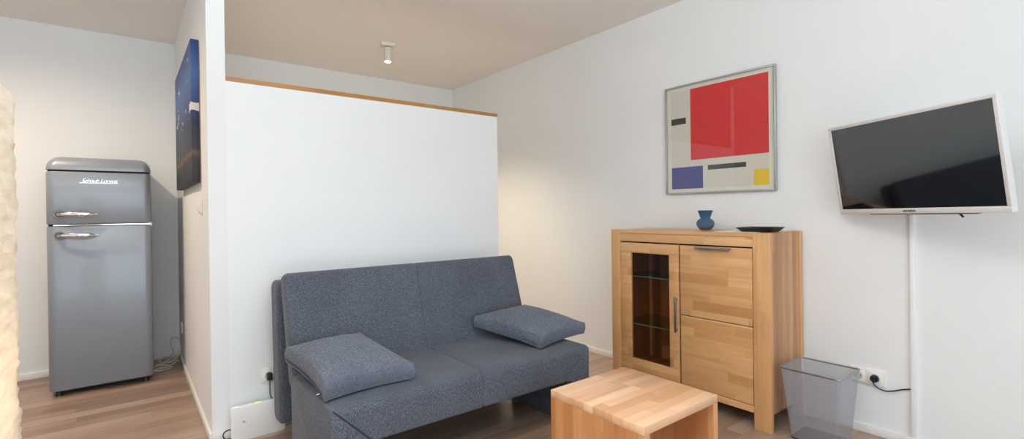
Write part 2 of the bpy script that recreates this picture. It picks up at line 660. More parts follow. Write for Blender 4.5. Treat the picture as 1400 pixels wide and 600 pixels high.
# pale foam streaks
sv = g.comb(0.0, g.math('MULTIPLY', xyz[1], 3.0), g.math('MULTIPLY', xyz[2], 9.0))
st = g.noise(sv, 1.6, 5, .65)
foam = g.math('LESS_THAN', g.math('ABSOLUTE', g.math('SUBTRACT', g.math('ADD', zz, g.math('MULTIPLY', g.math('SUBTRACT', nz, .5), .12)), .515)), .026)
foam = g.math('MULTIPLY', foam, g.math('LESS_THAN', xyz[1], -.44))
fl = g.noise(g.comb(0.0, g.math('ADD', g.math('MULTIPLY', xyz[1], 5.0), g.math('MULTIPLY', xyz[2], 4.0)), g.math('MULTIPLY', xyz[2], 13.0)), 1.0, 4, .6)
fl = g.math('MULTIPLY', g.math('GREATER_THAN', fl, .63), g.math('MULTIPLY', g.math('GREATER_THAN', zz, .36), g.math('LESS_THAN', zz, .9)))
fl = g.math('MULTIPLY', fl, g.math('GREATER_THAN', xyz[1], -.40))
band = g.math('MAXIMUM', foam, fl)
colr = g.mix(band, ramp, S(214, 206, 196))
nt.links.new(colr, b.inputs['Base Color'])
b.inputs['Roughness'].default_value = .55
PY0, PY1, PZ0, PZ1 = 3.215, 4.30, 1.335, 2.125
cv = thing('canvas_painting', 'deep blue abstract canvas hanging unframed on the side of the short wall', 'painting', (XL, (PY0 + PY1) / 2, PZ0))
bm = NB()
box(bm, XL - .042, XL - .004, PY0, PY1, PZ0, PZ1, bev=.003)
obj('canvas', bm, M_canvas, cv)
bm = NB()
for y0, y1, z0, z1 in ((PY0 + .004, PY0 + .04, PZ0 + .004, PZ1 - .004), (PY1 - .04, PY1 - .004, PZ0 + .004, PZ1 - .004), (PY0 + .04, PY1 - .04, PZ0 + .004, PZ0 + .04), (PY0 + .04, PY1 - .04, PZ1 - .04, PZ1 - .004)):
    box(bm, XL - .006, XL - .0015, y0, y1, z0, z1)
obj('stretcher_frame', bm, M_trim, cv)

# ------------------------------------------------------------------ ceiling spotlight behind the partition
lx, ly = 1.715, 3.84
cl = thing('ceiling_spotlight', 'lit white cylinder spotlight on the ceiling above the partition', 'ceiling light', (lx, ly, H))
bm = NB()
bb = box(bm, -.058, .058, -.045, .045, H - .028, H, bev=.003)
bmesh.ops.rotate(bm, verts=bm.verts, cent=(0, 0, 0), matrix=Matrix.Rotation(-.25, 3, 'Z'))
bmesh.ops.translate(bm, verts=bm.verts, vec=(lx, ly, 0))
obj('ceiling_plate', bm, M_lampwhite, cl)
bm = NB()
cyl(bm, (lx, ly, H - .04), (lx, ly, H - .026), .012, n=16)
obj('neck', bm, M_metal, cl)
bm = NB()
lathe(bm, [(0, -.036), (.026, -.036), (.029, -.040), (.029, -.152), (.026, -.152), (.026, -.145), (0, -.145)], lx, ly, H, 32)
obj('shade', bm, M_lampwhite, cl)
bm = NB()
cyl(bm, (lx, ly, H - .1455), (lx, ly, H - .1535), .0255, .0245, 28)
obj('lens', bm, M_lens, cl)

# ------------------------------------------------------------------ sofa
SX0, SX1, SZ, SYF = .585, 1.975, .42, 1.862
sofa = thing('sofa', 'dark grey-blue fabric sofa bed standing before the white partition', 'sofa', ((SX0 + SX1) / 2, 2.25, 0))


def slab_loft(bm, x0, x1, prof, r_end=.02, seam=None, seam_d=.006, nseg=24, bulge=None, seam_w=.012):
    """loft a section prof(inset) -> [(y,z)] along x with rounded ends and a stitched seam"""
    xs = []
    for i in range(6):
        a = .5 * PI * i / 5
        xs.append((x0 + r_end * (1 - math.sin(a)), r_end * (1 - math.cos(a + 0)) if False else r_end * (1 - math.sin(PI / 2 - a)) if False else None))
    st = []
    for i in range(6):
        a = .5 * PI * i / 5
        st.append((x0 + r_end * (1 - math.cos(a)), r_end * (1 - math.sin(a))))
    inner = [x0 + r_end + (x1 - x0 - 2 * r_end) * i / nseg for i in range(1, nseg)]
    if seam is not None:
        inner = [x for x in inner if abs(x - seam) > seam_w * 1.5]
        inner += [seam + seam_w * k for k in (-1.4, -.8, -.35, 0, .35, .8, 1.4)]
    for x in sorted(inner):
        d = 0
        if seam is not None and abs(x - seam) < seam_w * 1.2:
            d = seam_d * max(0, 1 - abs(x - seam) / (seam_w * 1.2)) ** 1.3
        st.append((x, d))
    for i in range(5, -1, -1):
        a = .5 * PI * i / 5
        st.append((x1 - r_end * (1 - math.cos(a)), r_end * (1 - math.sin(a))))
    rings = []
    for x, d in st:
        ring = []
        for (y, z) in prof(d):
            if bulge:
                y, z = bulge(x, y, z)
            ring.append((x, y, z))
        rings.append(ring)
    loft(bm, rings)


mid = (SX0 + SX1) / 2
# seat with its deep front apron
bm = NB()


def seat_prof(d):
    return rrect(SYF + .004 + d, 2.47 - d, .25 + d, SZ - d, (.015, .02, .04, .042), 7)


slab_loft(bm, SX0 + .006, SX1 - .006, seat_prof, .022, mid, .006, seam_w=.007)
for v in bm.verts:                                     # soft crown of the upholstery
    if v.co.z > .405:
        t = (v.co.x - SX0) / (SX1 - SX0)
        s = (v.co.y - SYF) / .6
        v.co.z += .008 * math.sin(PI * min(1, max(0, t))) ** .5 * math.sin(PI * min(1, max(0, s)))
obj('seat', bm, M_fab, sofa, smooth=60)


def side_panel(s):
    ox = SX0 if s < 0 else SX1
    sg = 1 if s < 0 else -1
    bm = NB()
    # side cheek, rounded at the back top
    prof = [(p[0], p[1]) for p in rrect(SYF, 2.425, 0, SZ - .004, (.006, .012, .060, .030), 7)]
    a, b_ = sorted((ox, ox + sg * .034))
    prism(bm, prof, 0, a, b_)
    # front foot block with the mitred upper corner
    poly = [(ox + sg * .002, 0), (ox + sg * .125, 0), (ox + sg * .135, .25), (ox + sg * .168, .252), (ox + sg * .012, .408), (ox + sg * .002, .408)]
    prism(bm, poly, 1, SYF - .001, SYF + .16)
    # inner wall of the hollow leg
    a, b_ = sorted((ox + sg * .034, ox + sg * .12))
    box(bm, a, b_, SYF + .16, 2.41, 0, .30)
    es = [e for e in bm.edges if e.is_manifold and e.calc_face_angle(0) > 1.0]
    bmesh.ops.bevel(bm, geom=es, offset=.006, segments=2, affect='EDGES', profile=.5)
    leg = obj('leg', bm, M_fab, sofa, smooth=50)
    if s > 0:
        return leg
    bm = NB()                                          # stitched mitre seam on the front
    tube(bm, [(ox + sg * .010, SYF - .0005, .412), (ox + sg * .17, SYF - .0005, .252)], .0022, 6, smooth=False)
    obj('seam', bm, M_seam, leg)
    return leg


side_panel(-1)
side_panel(1)
# backrest: front cushion reclined over a second, rear mattress
def reclined(y0, z0, y1, z1, th, r, x0, x1, seam, seam_d=.005):
    L = math.hypot(y1 - y0, z1 - z0)
    dy, dz = (y1 - y0) / L, (z1 - z0) / L
    ny, nz = dz, -dy                        # toward the wall
    bm = NB()

    def prof(d):
        out = []
        for (a, t) in rrect(d, L - d, d, th - d, (r * .6, r, r, r * .6) if False else r, 6):
            out.append((y0 + dy * a + ny * t, z0 + dz * a + nz * t))
        return out

    slab_loft(bm, x0, x1, prof, .022, seam, seam_d, seam_w=.008)
    return bm


bm = reclined(2.365, .36, 2.525, .874, .105, .03, SX0, SX1, mid)
obj('backrest', bm, M_fab, sofa, smooth=60)
bm = reclined(2.625, .105, 2.662, .818, .135, .035, SX0 - .004, SX1 - .006, mid)
obj('rear_mattress', bm, M_fab, sofa, smooth=60)
bm = NB()
box(bm, SX0 + .14, SX1 - .14, 2.44, 2.62, .16, .30)
box(bm, SX0 + .14, SX1 - .14, 2.30, 2.44, .14, .26)
obj('frame', bm, M_dark, sofa)


def cushion(name, label, corners, th, ptop, pbot, zipper_edge=None, n=22):
    """corners: lower seam points front-left, front-right, rear-right, rear-left"""
    A, B, Cc, D = [Vector(p) for p in corners]
    N = ((B - A).cross(D - A)).normalized()
    cen = (A + B + Cc + D) / 4
    bm = NB()

    def pt(s, t, h):
        e = .018
        ds = e * math.sin(PI * t) * (1 if s < .5 else -1) * abs(2 * s - 1) ** 3      # edges pull in between the corners
        dt = e * math.sin(PI * s) * (1 if t < .5 else -1) * abs(2 * t - 1) ** 3
        p = A.lerp(B, s).lerp(D.lerp(Cc, s), t)
        p += (B - A).normalized() * ds + (D - A).normalized() * dt
        return p + N * h

    def puff(s, t):
        a = 1 - abs(2 * s - 1) ** 2.6
        b_ = 1 - abs(2 * t - 1) ** 2.6
        return max(0, a * b_) ** .72

    rows = []
    top = [[None] * (n + 1) for _ in range(n + 1)]
    bot = [[None] * (n + 1) for _ in range(n + 1)]

    def sp(i):
        u = i / n
        return .5 - .5 * math.cos(PI * u) * (abs(math.cos(PI * u)) ** -.25 if abs(math.cos(PI * u)) > 1e-6 else 1)
    for i in range(n + 1):
        for j in range(n + 1):
            s, t = sp(i), sp(j)
            pf = puff(s, t)
            w = .0025 * math.sin(17 * s + 9 * t) * math.sin(11 * t - 5 * s) * pf
            top[i][j] = bm.verts.new(pt(s, t, th * (.93 + .0 * pf) + ptop * pf + w))
            bot[i][j] = bm.verts.new(pt(s, t, -pbot * pf * t * (1.6 - .6 * t)))
    for i in range(n):
        for j in range(n):
            bm.faces.new((top[i][j], top[i + 1][j], top[i + 1][j + 1], top[i][j + 1]))
            bm.faces.new((bot[i][j], bot[i][j + 1], bot[i + 1][j + 1], bot[i + 1][j]))
    per = [(i, 0) for i in range(n)] + [(n, j) for j in range(n)] + [(i, n) for i in range(n, 0, -1)] + [(0, j) for j in range(n, 0, -1)]
    mids = []
    for (i, j) in per:
        a, b_ = top[i][j].co, bot[i][j].co
        m_ = (a + b_) / 2
        o = (m_ - cen)
        o -= N * o.dot(N)
        mids.append(bm.verts.new(m_ + o.normalized() * .008))
    for k in range(len(per)):
        q = (k + 1) % len(per)
        i, j = per[k]
        i2, j2 = per[q]
        bm.faces.new((top[i][j], mids[k], mids[q], top[i2][j2]))
        bm.faces.new((mids[k], bot[i][j], bot[i2][j2], mids[q]))
    o = obj(name, bm, M_fab2, None, (cen.x, cen.y, min(A.z, B.z)), smooth=70)
    tag(o, label, 'cushion', 'cushions on the sofa')
    # stitched seam line round the lower edge
    bm = NB()
    path = []
    for (s0, t0, s1, t1) in ((0, 0, 1, 0), (1, 0, 1, 1), (1, 1, 0, 1), (0, 1, 0, 0)):
        for k in range(10):
            u = k / 10
            path.append(pt(s0 + (s1 - s0) * u, t0 + (t1 - t0) * u, .004))
    path.append(path[0])
    tube(bm, path, .0028, 6, smooth=False)
    obj('piping', bm, M_fab2, o)
    if zipper_edge:
        bm = NB()
        zp = [pt(-.004, u, .020) - (B - A).normalized() * .007 for u in [.05 + .9 * k / 14 for k in range(15)]]
        tube(bm, zp, .0018, 6, smooth=False)
        obj('zipper', bm, M_seam, o)
        bm = NB()
        q = pt(-.01, .06, .026) - (B - A).normalized() * .012
        box(bm, q.x - .007, q.x + .002, q.y - .007, q.y + .003, q.z - .002, q.z + .002, bev=.001)
        box(bm, q.x - .013, q.x - .006, q.y - .007, q.y - .003, q.z - .002, q.z + .001, bev=.0005)
        obj('zipper_pull', bm, M_chrome, o)
    return o


cushion('cushion', 'plump blue-grey cushion with side zipper at left end of sofa', [(.590, 1.943, .427), (.972, 1.962, .427), (.890, 2.370, .500), (.546, 2.350, .494)], .076, .052, .045, True)
cushion('cushion', 'blue-grey cushion jutting over right end of sofa', [(1.700, 1.950, .428), (2.058, 1.980, .446), (1.945, 2.380, .508), (1.560, 2.365, .493)], .070, .046, .045)

# ------------------------------------------------------------------ socket, plug and router left of the sofa
s2 = thing('wall_socket', 'white wall socket with black plug beside left back edge of sofa', 'socket', (.590, YP, .245))
boxes('plate', M_cream_pl, s2, [(.550, .630, YP - .009, YP, .244, .324)], bev=.003)
boxes('inner_plate', M_white_pl, s2, [(.563, .617, YP - .012, YP - .008, .257, .311)], bev=.002)
socket_face(s2, (.590, YP - .012, .284), (1, 0, 0), (0, -1, 0))
pl = thing('power_plug', 'black plug in socket beside left back edge of sofa', 'plug', (.590, YP - .014, .284))
bm = NB()
box(bm, .577, .603, YP - .045, YP - .014, .264, .302, bev=.004)
obj('plug_body', bm, M_dark, pl)
bm = NB()
tube(bm, [(.590, YP - .034, .266), (.589, YP - .036, .22), (.592, YP - .034, .18), (.605, YP - .03, .160), (.63, YP - .022, .154), (.66, YP - .02, .150), (.70, YP - .02, .10), (.72, YP - .02, .02)], .0035, 8)
obj('cord', bm, M_gcord, pl)

ro = thing('router', 'flat white router upright on floor behind sofa with green lights along top', 'router', (.52, 2.84, 0))
bm = NB()
rings = []
for y, d in ((2.852, .004), (2.850, 0), (2.832, 0), (2.829, .004)):
    rings.append([(p[0], y, p[1]) for p in rrect(.398 + d, .652 - d, d, .176 - d, .012, 5)])
loft(bm, rings)
obj('housing', bm, M_white_pl, ro)
for x in (.425, .483, .512, .520, .530):
    bm = NB()
    box(bm, x - .002, x + .002, 2.830, 2.842, .1745, .1785)
    obj('status_light', bm, M_led, ro)
text_mesh('emblem', 'O', M_dark, ro, .013, frameM((.454, 2.8285, .092), (1, 0, 0), (0, 0, 1)), .0003, bold=.0003)
text_mesh('emblem_digit', '2', M_dark, ro, .007, frameM((.4625, 2.8285, .090), (1, 0, 0), (0, 0, 1)), .0003, bold=.0002)
bm = NB()
tube(bm, [(.400, 2.87, .004), (.378, 2.872, .012), (.366, 2.868, .036), (.376, 2.862, .056), (.394, 2.856, .062), (.399, 2.853, .06)], .003, 8)
tag(obj('router_cable', bm, M_dark, None, (.38, 2.87, 0)), 'small black cable looping out at left edge of white router', 'cable')

# ------------------------------------------------------------------ sideboard
KX, KB = 2.560, 2.950
KY0, KY1, KH = 1.163, 2.200, 1.024
kb = thing('sideboard', 'tall beech sideboard with glass door against right wall', 'cabinet', (2.75, (KY0 + KY1) / 2, 0))
for y0, y1 in ((KY0, KY0 + .088), (KY1 - .072, KY1)):
    bm = NB()
    box(bm, KX, KX + .030, y0, y1, 0, KH, bev=.003)
    obj('leg', bm, M_cab_z, kb)
for y0, y1 in ((KY0, KY0 + .05), (KY1 - .05, KY1)):
    bm = NB()
    box(bm, KB - .03, KB, y0, y1, 0, KH, bev=.003)
    obj('leg', bm, M_cab_z, kb)
for y0, y1 in ((KY0 + .006, KY0 + .026), (KY1 - .026, KY1 - .006)):
    bm = NB()
    box(bm, KX + .030, KB - .030, y0, y1, .09, KH - .004)
    obj('side_panel', bm, M_cab_side, kb)
iy0, iy1 = KY0 + .088, KY1 - .072
bm = NB()
box(bm, KX + .001, KX + .03, iy0, iy1, KH - .022, KH - .001)
box(bm, KX + .03, KB - .03, KY0 + .026, KY1 - .026, KH - .022, KH - .001)
obj('top', bm, M_cab_top, kb)
boxes('top_rail', M_cab_y, kb, [(KX + .003, KX + .025, iy0, iy1, .949, KH - .024)], bev=.001)
boxes('bottom_rail', M_cab_y, kb, [(KX + .003, KX + .025, iy0, iy1, .084, .119)], bev=.001)
boxes('gap_shade_sheet', M_gap, kb, [(KX + .026, KX + .029, iy0 - .02, 1.690, .10, KH - .03)])  # near-black sheet behind the flaps, stands in for shade in their gaps
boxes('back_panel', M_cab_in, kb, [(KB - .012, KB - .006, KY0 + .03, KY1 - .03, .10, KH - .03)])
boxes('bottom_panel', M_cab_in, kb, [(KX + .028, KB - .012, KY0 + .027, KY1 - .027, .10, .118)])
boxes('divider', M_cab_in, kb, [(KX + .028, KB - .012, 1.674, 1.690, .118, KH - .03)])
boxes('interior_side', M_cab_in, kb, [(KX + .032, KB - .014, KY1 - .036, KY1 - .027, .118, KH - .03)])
# the interior back has upright battens
bm = NB()
for y in (1.78, 1.91, 2.04):
    box(bm, KB - .020, KB - .012, y - .03, y + .03, .118, KH - .03)
obj('back_batten', bm, M_cab_side, kb)
for z in (.716, .405):
    bm = NB()
    box(bm, KX + .06, KB - .022, 1.692, KY1 - .038, z, z + .006)
    gs = obj('glass_shelf', bm, M_shelftop, kb, smooth=0)
    boxes('shelf_edge', M_shelfglass, gs, [(KX + .058, KX + .0601, 1.692, KY1 - .038, z, z + .006)], smooth=0)
# glass door: frame, pane, handle
dy0, dy1, dz0, dz1 = 1.692, iy1 - .004, .123, .940
gy0, gy1, gz0, gz1 = 1.757, 2.043, .198, .874
bm = NB()
box(bm, KX + .004, KX + .026, dy0, gy0, gz0 - .0005, dz1 - .062, bev=.0015)
box(bm, KX + .004, KX + .026, gy1, dy1, gz0 - .0005, dz1 - .062, bev=.0015)
box(bm, KX + .004, KX + .026, dy0, dy1, dz1 - .063, dz1, bev=.0015)
box(bm, KX + .004, KX + .026, dy0, dy1, dz0, gz0, bev=.0015)
door = obj('door', bm, M_cab_y, kb)
boxes('door_pane', M_cabglass, door, [(KX + .014, KX + .018, gy0, gy1, gz0, gz1)], smooth=0)
bm = NB()
box(bm, KX - .020, KX - .012, 1.698, 1.710, .424, .634, bev=.002)
box(bm, KX - .014, KX + .006, 1.700, 1.708, .434, .442)
box(bm, KX - .014, KX + .006, 1.700, 1.708, .616, .624)
obj('door_handle', bm, M_metal, door)
# two flaps on the right
flap_up = boxes('flap', M_cab_y, kb, [(KX + .004, KX + .026, iy0 + .004, 1.680, .533, .940)], bev=.0015)
flap_lo = boxes('flap', M_cab_y, kb, [(KX + .004, KX + .026, iy0 + .004, 1.680, .123, .528)], bev=.0015)
bm = NB()
box(bm, KX - .016, KX + .008, 1.370, 1.575, .932, .9365, bev=.001)
box(bm, KX - .018, KX - .013, 1.370, 1.575, .926, .9365, bev=.001)
obj('flap_handle', bm, M_metal, flap_up)

# on top of the sideboard
vz = thing('vase', 'small blue glass vase with flared neck on top of sideboard', 'vase', (2.79, 1.650, KH))
bm = NB()
prof = [(0, .001), (.026, .0), (.034, .004), (.047, .018), (.0535, .036), (.052, .048), (.044, .060), (.033, .067), (.0285, .071), (.030, .076), (.037, .096), (.045, .119),
        (.0425, .119), (.034, .096), (.027, .077), (.0255, .071), (.030, .065), (.041, .057), (.049, .046), (.050, .036), (.044, .020), (.032, .008), (0, .006)]
lathe(bm, prof, 2.79, 1.650, KH, 48)
ob = obj('glass_body', bm, M_vase, vz, smooth=60)
bm = NB()
box(bm, 2.60, 2.81, 1.255, 1.475, KH - .0008, KH + .0006)
tag(obj('paper_sheet', bm, M_paper, None, (2.7, 1.36, KH)), 'flat white sheet of paper under black tray on sideboard', 'paper')
bm = NB()
rings = []
tcx, tcy = 2.725, 1.287
for hw, z in ((.075, .0006), (.078, .003), (.098, .022), (.1, .024), (.094, .024), (.075, .007)):
    rings.append([(tcx + p[0], tcy + p[1], KH + z) for p in rrect(-hw, hw, -hw, hw, .014, 5)])
loft(bm, rings)
bmesh.ops.rotate(bm, verts=bm.verts, cent=(tcx, tcy, KH), matrix=Matrix.Rotation(.12, 3, 'Z'))
tag(obj('tray', bm, M_tray, None, (tcx, tcy, KH)), 'shallow square black tray on right end of sideboard', 'tray')

# ------------------------------------------------------------------ coffee table (open wooden cube)
TX0, TX1, TY0, TY1, TZ = 1.320, 1.772, 1.005, 1.456, .44
tb = thing('coffee_table', 'open-sided beech cube coffee table before the sofa', 'table', ((TX0 + TX1) / 2, (TY0 + TY1) / 2, 0))
th = .030
bm = NB()
box(bm, TX0, TX1, TY0, TY1, TZ - th, TZ, bev=.002)
obj('tabletop', bm, M_tab_top, tb)
for x0, x1 in ((TX0 + .0005, TX0 + th), (TX1 - th, TX1 - .0005)):
    bm = NB()
    box(bm, x0, x1, TY0 + .0005, TY1 - .0005, th, TZ - th)
    obj('side_panel', bm, M_tab_side, tb)
bm = NB()
box(bm, TX0, TX1, TY0, TY1, 0, th, bev=.002)
obj('bottom_panel', bm, M_tab_top, tb)

# ------------------------------------------------------------------ wire mesh waste bin
M_mesh, nt, b, out = mat('fine_steel_mesh')
g = G(nt)
v, xyz = g.coord()
p = .0034
u1 = g.math('ADD', g.math('ADD', xyz[0], xyz[1]), xyz[2])
u2 = g.math('SUBTRACT', g.math('ADD', xyz[0], xyz[1]), xyz[2])
w1 = g.math('LESS_THAN', g.math('FRACT', g.math('DIVIDE', u1, p)), .30)
w2 = g.math('LESS_THAN', g.math('FRACT', g.math('DIVIDE', u2, p)), .30)
wire = g.math('MAXIMUM', w1, w2)
nt.links.new(wire, b.inputs['Alpha'])
b.inputs['Base Color'].default_value = S(186, 192, 204)
b.inputs['Metallic'].default_value = .55
b.inputs['Roughness'].default_value = .4
wb = thing('waste_bin', 'silver wire mesh waste bin on floor beside sideboard', 'waste bin', (2.69, .985, 0))
rx0, rx1, ry0, ry1, rz = 2.556, 2.812, .852, 1.120, .358
bx0, bx1, by0, by1 = 2.606, 2.786, .882, 1.094
bm = NB()
NR = 10
rings = []
for i in range(NR + 1):
    t = i / NR
    def L(a, b_): return a + (b_ - a) * t
    rings.append([(q[0], q[1], .006 + t * (rz - .006)) for q in rrect(L(bx0, rx0), L(bx1, rx1), L(by0, ry0), L(by1, ry1), .018, 5)])
loft(bm, rings, caps=False)
obj('mesh_wall', bm, M_mesh, wb, smooth=60)
bm = NB()
path = [(q[0], q[1], rz) for q in rrect(rx0, rx1, ry0, ry1, .018, 5)]
path.append(path[0])
tube(bm, path, .0045, 8, smooth=False)
obj('rim', bm, M_metal, wb)
bm = NB()
prism(bm, rrect(bx0 - .001, bx1 + .001, by0 - .001, by1 + .001, .018, 5), 2, 0, .008)
obj('base', bm, plain('bin_base_steel', S(66, 68, 72), .45, .5), wb)

# ------------------------------------------------------------------ double socket, plug, cable duct on the right wall
ds = thing('double_socket', 'double white wall socket behind waste bin on right wall', 'socket', (XR, .868, .246))
bm = NB()
rings = []
for x, d in ((XR, 0), (XR - .007, 0), (XR - .010, .004)):
    rings.append([(x, p[0], p[1]) for p in rrect(.790 + d, .946 - d, .247 + d, .330 - d, .012, 5)])
loft(bm, rings)
obj('plate', bm, M_cream_pl, ds)
for yc in (.905, .833):
    boxes('inner_plate', M_white_pl, ds, [(XR - .0125, XR - .009, yc - .028, yc + .028, .2605, .3165)], bev=.0015)
    socket_face(ds, (XR - .0125, yc, .2885), (0, 1, 0), (-1, 0, 0))
p2 = thing('power_plug', 'round black plug in double socket with cord to cable duct', 'plug', (XR - .014, .833, .2885))
bm = NB()
cyl(bm, (XR - .0142, .833, .2885), (XR - .030, .833, .2885), .0185, .017, 28)
box(bm, XR - .040, XR - .028, .826, .840, .275, .302, bev=.003)
obj('plug_body', bm, M_dark, p2)
bm = NB()
tube(bm, [(XR - .034, .836, .278), (XR - .034, .830, .262), (XR - .030, .812, .247), (XR - .022, .785, .240), (XR - .014, .755, .247), (XR - .008, .72, .262), (XR - .006, .689, .272)], .0032, 8)
obj('cord', bm, M_dark, p2)
du = thing('cable_duct', 'slim white vertical cable duct below television on right wall', 'cable duct', (XR, .680, .045))
boxes('duct', M_white_pl, du, [(XR - .014, XR, .670, .6895, .045, 1.30)], bev=.002)

# ------------------------------------------------------------------ television on its wall arm
c3 = [Vector((2.813, .985, 1.550)), Vector((2.487, .326, 1.558)), Vector((2.871, .951, 1.116)), Vector((2.545, .292, 1.124))]
cen = (c3[0] + c3[1] + c3[2] + c3[3]) / 4
ux = ((c3[1] - c3[0]) + (c3[3] - c3[2])).normalized()
uy = ((c3[0] - c3[2]) + (c3[1] - c3[3]))
uy = (uy - ux * uy.dot(ux)).normalized()
un = ux.cross(uy)                                        # out of the screen
tvM = frameM(cen, ux, uy)
TW, TH_ = .735, .440
tv = thing('television', 'slim white-framed flat television tilted forward on right wall', 'television', cen)


def tvpart(name, specs, m, bev=0.0, parent=None):
    bm = NB()
    for s in specs:
        box(bm, *s, bev=bev)
    bmesh.ops.transform(bm, matrix=tvM, verts=bm.verts)
    return obj(name, bm, m, parent or tv)


w2, h2 = TW / 2, TH_ / 2
bz = .015
tvpart('frame', [(-w2, w2, h2 - bz, h2, -.030, 0), (-w2, w2, -h2, -h2 + .024, -.030, 0), (-w2, -w2 + bz, -h2 + .02, h2 - bz + .002, -.030, 0), (w2 - bz, w2, -h2 + .02, h2 - bz + .002, -.030, 0)], M_tvwhite, .002)
tvpart('screen', [(-w2 + bz - .002, w2 - bz + .002, -h2 + .022, h2 - bz + .002, -.012, -.003)], M_screen)
tvpart('rear_housing', [(-w2 + .004, w2 - .004, -h2 + .004, h2 - .004, -.034, -.028), (-.26, .26, -.17, .14, -.060, -.032)], M_tvedge, .003)
tvpart('lower_bar', [(-.235, .235, -h2 - .010, -h2 + .004, -.050, -.032)], M_metal, .001)
text_mesh('lettering', 'GRUNDIG', M_dark, tv, .0125, tvM @ Matrix.Translation((-.012, -h2 + .0075, .0002)), .0004, bold=.0004, spacing=1.05)
bm = NB()
tube(bm, [cen + ux * .155 - uy * (h2 + .006) - un * .04, cen + ux * .163 - uy * (h2 + .012) - un * .04, cen + ux * .175 - uy * (h2 + .022) - un * .035], .004, 8)
obj('cable_end', bm, M_dark, tv)
wm = thing('wall_bracket', 'grey swivel bracket holding television to right wall', 'bracket', (XR, .66, 1.30))
boxes('wall_plate', M_metal, wm, [(XR - .012, XR, .60, .70, 1.22, 1.44)], bev=.003)
back = cen - un * .062
bm = NB()
elbow = Vector((2.86, .72, 1.33))
tube(bm, [(XR - .012, .65, 1.33), elbow, back], .012, 10, smooth=False)
obj('arm', bm, M_metal, wm)
bm = NB()
box(bm, -.09, .09, -.09, .09, -.064, -.060)
bmesh.ops.transform(bm, matrix=tvM, verts=bm.verts)
obj('mount_plate', bm, M_metal, wm)

# ------------------------------------------------------------------ framed print on the right wall (plain colour blocks)
QY0, QY1, QZ0, QZ1 = 1.298, 2.034, 1.254, 1.983
pc = thing('framed_print', 'square silver-framed print of red, blue and yellow blocks above sideboard', 'picture', (XR, (QY0 + QY1) / 2, QZ0))
fw = .011
boxes('frame', M_alu, pc, [(XR - .022, XR, QY0, QY0 + fw, QZ0, QZ1), (XR - .022, XR, QY1 - fw, QY1, QZ0, QZ1),
                           (XR - .022, XR, QY0 + fw, QY1 - fw, QZ0, QZ0 + fw), (XR - .022, XR, QY0 + fw, QY1 - fw, QZ1 - fw, QZ1)], bev=.0015)
M_prt, nt, b, out = mat('printed_colour_blocks')
g = G(nt)
v, xyz = g.coord()                 # y from the picture's middle (left is +), z up from its lower edge
Y, Z = xyz[1], xyz[2]


def rectmask(y0, y1, z0, z1):
    a = g.math('MULTIPLY', g.math('GREATER_THAN', Y, y0), g.math('LESS_THAN', Y, y1))
    c = g.math('MULTIPLY', g.math('GREATER_THAN', Z, z0), g.math('LESS_THAN', Z, z1))
    return g.math('MULTIPLY', a, c)


col = g.mix(rectmask(-.326, .326, .034, .694), S(226, 224, 208), S(214, 209, 196))
for r_, c_ in (((-.326, .180, .222, .694), S(214, 22, 30)), ((.094, .326, .034, .180), S(66, 72, 138)), ((-.326, -.236, .034, .130), S(232, 196, 22)),
               ((.214, .326, .470, .512), S(46, 44, 44)), ((-.190, .060, .150, .180), S(46, 44, 44))):
    col = g.mix(rectmask(*r_), col, c_)
nt.links.new(col, b.inputs['Base Color'])
b.inputs['Roughness'].default_value = .6
boxes('print', M_prt, pc, [(XR - .010, XR - .004, QY0 + .006, QY1 - .006, QZ0 + .006, QZ1 - .006)], smooth=0)
boxes('glazing', M_glass, pc, [(XR - .0165, XR - .0145, QY0 + .008, QY1 - .008, QZ0 + .008, QZ1 - .008)], smooth=0)

# ------------------------------------------------------------------ tall paper floor lamp at the left
M_shade, nt, b, out = mat('crinkled_paper')
g = G(nt)
v, xyz = g.coord()
nz = g.noise(g.comb(g.math('MULTIPLY', xyz[0], 7.0), g.math('MULTIPLY', xyz[1], 7.0), g.math('MULTIPLY', xyz[2], 30.0)), 1.0, 6, .65)
nt.nodes.remove(b)
df = g.n('ShaderNodeBsdfDiffuse')
tr = g.n('ShaderNodeBsdfTranslucent')
cc = g.ramp(nz, [(.3, S(238, 226, 206)), (.6, S(252, 247, 236))])
nt.links.new(cc, df.inputs[0])
nt.links.new(cc, tr.inputs[0])
bp = g.bump(nz, .6, .006)
nt.links.new(bp, df.inputs['Normal'])
nt.links.new(bp, tr.inputs['Normal'])
mx = g.n('ShaderNodeMixShader')
mx.inputs[0].default_value = .45
nt.links.new(df.outputs[0], mx.inputs[1])
nt.links.new(tr.outputs[0], mx.inputs[2])
nt.links.new(mx.outputs[0], out.inputs[0])
PX0, PX1, PY0_, PY1_, PT = -.51, -.203, 1.30, 1.605, 1.432
pf = thing('paper_floor_lamp', 'tall square crinkled cream paper floor lamp at far left', 'floor lamp', ((PX0 + PX1) / 2, (PY0_ + PY1_) / 2, 0))
bm = NB()
rnd = random.Random(3)
nz_, ns = 150, 14
rings = []
ph = [rnd.uniform(0, 6.28) for _ in range(8)]
